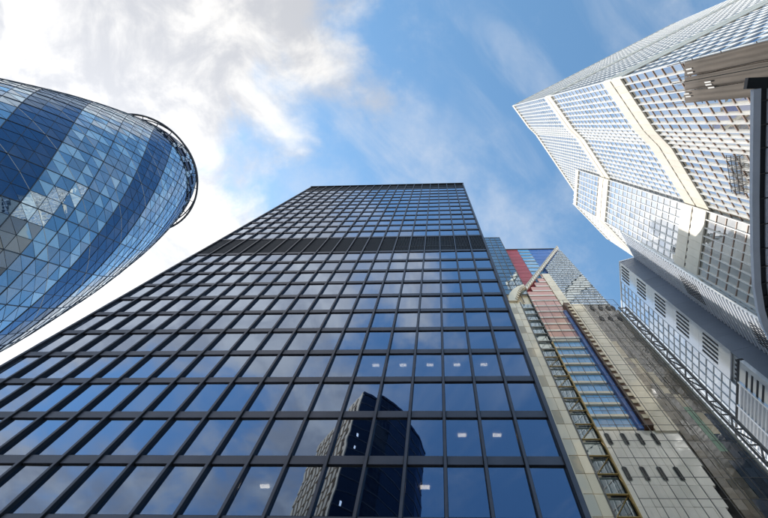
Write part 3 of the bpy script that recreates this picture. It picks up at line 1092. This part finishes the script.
# ------------------------------------------------------------------ pale metal tower with louvre groups
def louvred_tower():
    S = 1.0
    A, G, Cc, Bb = (52.8, 42.7), (58.3, 80.0), (52.2, 33.6), (57.0, 41.5)
    HT = 130.2
    ZG = -EYE + .1
    t = root('louvred_tower', 'pale blue-white panelled tower with groups of dark slot louvres beside the steel truss', 'tower', (58, 50, 0))
    pan = glass('pale_panel', tint=(0.9, 0.95, 1.0), body=(0.70, 0.77, 0.88), f0=0.22, power=2.0, body_var=0.05, wave=0.1, wscale=0.25, rough=0.12)
    rib = solid('pale_rib', (0.72, 0.76, 0.83), 0.4, 0.06, 0.4)
    shadep = solid('shaded_panel', (0.16, 0.19, 0.25), 0.5, 0.08, 0.4, piece_var=0.06)
    slot = solid('slot_dark', (0.015, 0.017, 0.022), 0.6)
    gl = glass('grid_glass', tint=(0.85, 0.92, 1.0), body=(0.58, 0.66, 0.76), f0=0.36, power=1.8, body_var=0.25, wave=0.15, wscale=0.35)
    joint = solid('joint_grey', (0.46, 0.52, 0.60), 0.5)
    F1, F2, F3 = Facet(A, G), Facet(A, Bb), Facet(Cc, Bb)
    back = [(Cc[0] + .6, Cc[1] + .2), (60.0, 38.6), (64.5, 80), (G[0] + .5, G[1] - .1), (A[0] + .5, A[1] + .5), (Bb[0] + .2, Bb[1] + .55), (Bb[0] + .55, Bb[1] - .1)]
    prism('core_wall', t, joint, back, ZG, HT - .3)
    # F1: plain panels with slot groups next to the corner, square glazing beyond
    zs = list(np.arange(HT, 74, -5.33))
    for a in range(len(zs) - 1):
        F1.box('cladding_panel', t, pan, .02, 6.0, zs[a + 1] + .02, zs[a] - .02, -.3, .0)
    for q in range(6):
        zc = 129.3 - 10.7 * q - 3.0
        for k in range(5):
            u = .95 + k * .95
            F1.box('slot', t, slot, u - .2, u + .2, zc - 2.7, zc + 2.7, -.05, .035)
            F1.box('slot_lip', t, rib, u + .21, u + .28, zc - 2.75, zc + 2.75, -.05, .12)
    cells = []
    for z in np.arange(HT, 74, -2.66):
        for u in np.arange(6.1, 37.0, 2.05):
            cells.append((F1, u + .06, u + 1.99, z - 2.6, z - .06, -.08, gl))
        F1.box('transom', t, joint, 6.05, 37.6, z - .06, z + .06, -.1, .05)
    for u in np.arange(6.05, 37.7, 2.05):
        F1.box('mullion', t, joint, u - .05, u + .05, 74.2, HT, -.1, .07)
    lay_panes(t, cells, .05, .01)
    # lower storeys: fine horizontal ribs, standing a little proud
    F1.box('lower_wall', t, pan, -.1, 37.6, ZG, 73.6, -.3, .5)
    F1.box('ledge', t, slot, -.15, 37.7, 73.6, 74.1, -.3, .62)
    z = 72.6
    while z > 30:
        F1.box('rib', t, rib, 4.5, 37.6, z - .17, z + .17, .5, .72)
        z -= .95
    for s in range(4):
        F1.box('slot', t, slot, .8, 4.4, 71.2 - s * 1.4, 71.7 - s * 1.4, .45, .54)
    for u in (4.2, 9.0, 14, 19):
        F1.box('lower_pilaster', t, pan, u - .15, u + .15, ZG, 73.5, .5, .78)
    # F2: flank, its shade put into a darker panel colour
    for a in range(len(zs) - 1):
        F2.box('flank_panel', t, shadep, .02, F2.len - .02, zs[a + 1] + .015, zs[a] - .015, -.3, .0)
    F2.box('flank_panel', t, shadep, .02, F2.len - .02, ZG, zs[-1] - .02, -.3, .0)
    # F3: ribbed flank with slots
    F3.box('ribbed_wall', t, pan, .0, F3.len - .05, ZG, HT, -.3, .0)
    nr = 60
    for q in range(nr):
        z = 60 + q * (HT - 60) / nr
        F3.box('rib', t, rib, .05, F3.len - .1, z, z + .42, .0, .22)
    for q in range(3):
        zc = 91 - q * 24
        for k in range(8):
            F3.box('slot', t, slot, 2.2 + k * .65, 2.45 + k * .65, zc, zc + 7.5, .2, .26)
    # parapet
    for f in (F1, F2, F3):
        f.box('parapet_cap', t, rib, -.1, f.len + .1, HT, HT + .5, -.5, .1)


louvred_tower()


# ------------------------------------------------------------------ dark canopy overhead on the right
def canopy():
    t = root('entrance_canopy', 'dark glazed canopy with rounded corner, grey rims and small yellow lights', 'canopy', (16, 3, 0))
    rim = solid('canopy_rim', (0.85, 0.83, 0.90), 0.4, 0.1, 1.0)
    blk = solid('canopy_black', (0.012, 0.011, 0.014), 0.35)
    sof = solid('canopy_soffit', (0.05, 0.048, 0.055), 0.5, 0.15, 1.0)
    ylw = emit('canopy_light', (1.0, 0.62, 0.12), 1.6)
    Z = 12.0
    # outline of the free edge, plan at soffit height
    edge = [(7.52, -.35), (7.57, -.05), (7.76, 1.06), (7.98, 2.32), (8.24, 3.66), (8.46, 4.65), (8.7, 5.39), (8.92, 5.88), (9.2, 6.31), (9.54, 6.69), (10.21, 7.01), (11.5, 7.2), (20, 7.4)]

    def strip(name, mat, o0, o1, z0, z1):
        """ribbon between two offsets inside the outline"""
        V = []
        n = len(edge)
        for (o, z) in ((o0, z0), (o1, z0), (o0, z1), (o1, z1)):
            for i, (x, y) in enumerate(edge):
                a = Vector(edge[max(0, i - 1)])
                b = Vector(edge[min(n - 1, i + 1)])
                d = (b - a).normalized()
                V.append((x + d.y * o, y - d.x * o, z))
        F = []
        for i in range(n - 1):
            F += [(i, i + 1, n + i + 1, n + i), (2 * n + i, 3 * n + i, 3 * n + i + 1, 2 * n + i + 1),
                  (i, 2 * n + i, 2 * n + i + 1, i + 1), (n + i, n + i + 1, 3 * n + i + 1, 3 * n + i)]
        F += [(0, n, 3 * n, 2 * n), (n - 1, 3 * n - 1, 4 * n - 1, 2 * n - 1)]
        return mesh(name, t, mat, V, F)
    strip('outer_rim', rim, 0, .17, Z - .1, Z + .02)
    strip('black_glazing', blk, .175, .33, Z - .04, Z + .02)
    strip('inner_rim', rim, .335, .45, Z - .08, Z + .02)
    n = len(edge)
    inner = []
    for i, (x, y) in enumerate(edge):
        a, b = Vector(edge[max(0, i - 1)]), Vector(edge[min(n - 1, i + 1)])
        d = (b - a).normalized()
        inner.append((x + d.y * .455, y - d.x * .455))
    prism('soffit', t, sof, inner + [(20, -.3)], Z - .03, Z + .02)
    # cross rungs of the black glazing, and lights in the soffit
    for i in range(1, n - 2):
        x, y = edge[i]
        a, b = Vector(edge[i - 1]), Vector(edge[i + 1])
        d = (b - a).normalized()
        for s in (0, .5):
            qx, qy = x + (edge[i + 1][0] - x) * s, y + (edge[i + 1][1] - y) * s
            V, F = [], []
            tube_mesh(V, F, (qx + d.y * .15, qy - d.x * .15, Z - .07), (qx + d.y * .7, qy - d.x * .7, Z - .07), .022, 5)
            mesh('rung', t, blk, V, F)
        V, F = [], []
        tube_mesh(V, F, (x + d.y * .52, y - d.x * .52, Z - .07), (x + d.y * .72, y - d.x * .72 - .05, Z - .07), .022, 6)
        mesh('canopy_light', t, ylw, V, F)
    box('head_beam', t, blk, 7.35, 20, -.62, -.37, Z - .1, Z + .02)
    for y in (.5, 5.5):
        box('post', t, rim, 17.6, 18.0, y, y + .4, -EYE, Z + .05)


canopy()


def cable_lamp():
    def at(px, py, z):
        d = R3.T @ np.array([(px - CXP) / FPX, -(py - CYP) / FPX, 1.0])
        d = d * (z / d[2])
        return tuple(d)
    wire = solid('wire', (0.02, 0.02, 0.02), 0.5)
    a, b = at(672, 84, 24), at(800, 60, 24)
    pts = [tuple(np.array(a) * (1 - s) + np.array(b) * s - np.array((0, 0, .25 * math.sin(math.pi * s)))) for s in np.linspace(0, 1, 13)]
    o = sweep('overhead_cable', None, wire, pts, .018, 5)
    o['label'] = 'thin dark overhead cable strung across the white tower'
    o['category'] = 'cable'



cable_lamp()


# ------------------------------------------------------------------ the curved office block across the street (seen mirrored in the dark tower)
def curved_block():
    t = root('curved_office_block', 'curved dark glass office block with a ribbed cream flank, mirrored in the dark tower', 'building', (-20, -55, 0))
    cream = solid('flank_cream', (0.62, 0.50, 0.36), 0.6, 0.15, 0.6, piece_var=0.1)
    brn = solid('flank_brown', (0.17, 0.12, 0.08), 0.5, 0.2, 0.6)
    nav = glass('navy_glass', tint=(0.2, 0.26, 0.4), body=(0.012, 0.014, 0.022), f0=0.06, power=3.0, body_var=0.5, wave=0.02)
    rail = solid('pale_rail', (0.10, 0.11, 0.14), 0.5)
    lampm = emit('far_window', (0.9, 0.95, 1.0), 1.2)
    c, l3 = (-21.3, -38.2), (-35.3, -56.0)
    curve = [c, (-17.0, -40.5), (-13.8, -43.2), (-9.5, -49.0), (-6.2, -54.5), (-4.7, -60.2)]
    HT = 110.0
    ZG = -EYE + .1
    prism('core_wall', t, brn, [(c[0] - .3, c[1] - .5), (-17.3, -40.9), (-14.2, -43.6), (-10, -49.3), (-6.8, -54.7), (-5.3, -60.2), (-30, -66), (-35.0, -56.6)], ZG, HT - 1)
    fl = Facet(l3, c)
    for z in np.arange(0, HT - 4, 3.9):
        fl.box('flank_window_band', t, brn, .2, fl.len - 1.0, z + 2.0, z + 3.7, -.2, -.05)
        nb = 11
        for i in range(nb):
            w = (fl.len - 1.2) / nb
            fl.box('flank_panel', t, cream, .2 + i * w, .2 + (i + .62) * w, z + .2, z + 3.2, -.1, .45)
            fl.box('flank_sill', t, cream, .2 + (i + .62) * w, .2 + (i + 1) * w, z + .2, z + 1.5, -.1, .15)
    fl.box('flank_corner', t, cream, fl.len - .95, fl.len, ZG, HT, -.3, .2)
    fl.box('flank_parapet', t, cream, .0, fl.len - 1.0, HT - 5, HT, -.3, .15)
    for a, b in zip(curve[:-1], curve[1:]):
        f = Facet(a, b)
        for z in np.arange(0, HT - 1, 3.9):
            f.box('window_band', t, nav, .05, f.len - .02, z + .25, min(z + 3.75, HT - .5), -.15, .0, (rng.normal(0, .003), 0))
            f.box('floor_rail', t, rail, .0, f.len, z - .02, z + .12, -.1, .12)
        f.box('parapet', t, nav, .0, f.len, HT - .5, HT + .4, -.3, .1)
    f = Facet(curve[0], curve[1])
    for z in (66, 70, 82, 86, 90):
        f.box('lit_window', t, lampm, 1.6, 2.0, z + .4, z + 1.5, .0, .05)


curved_block()
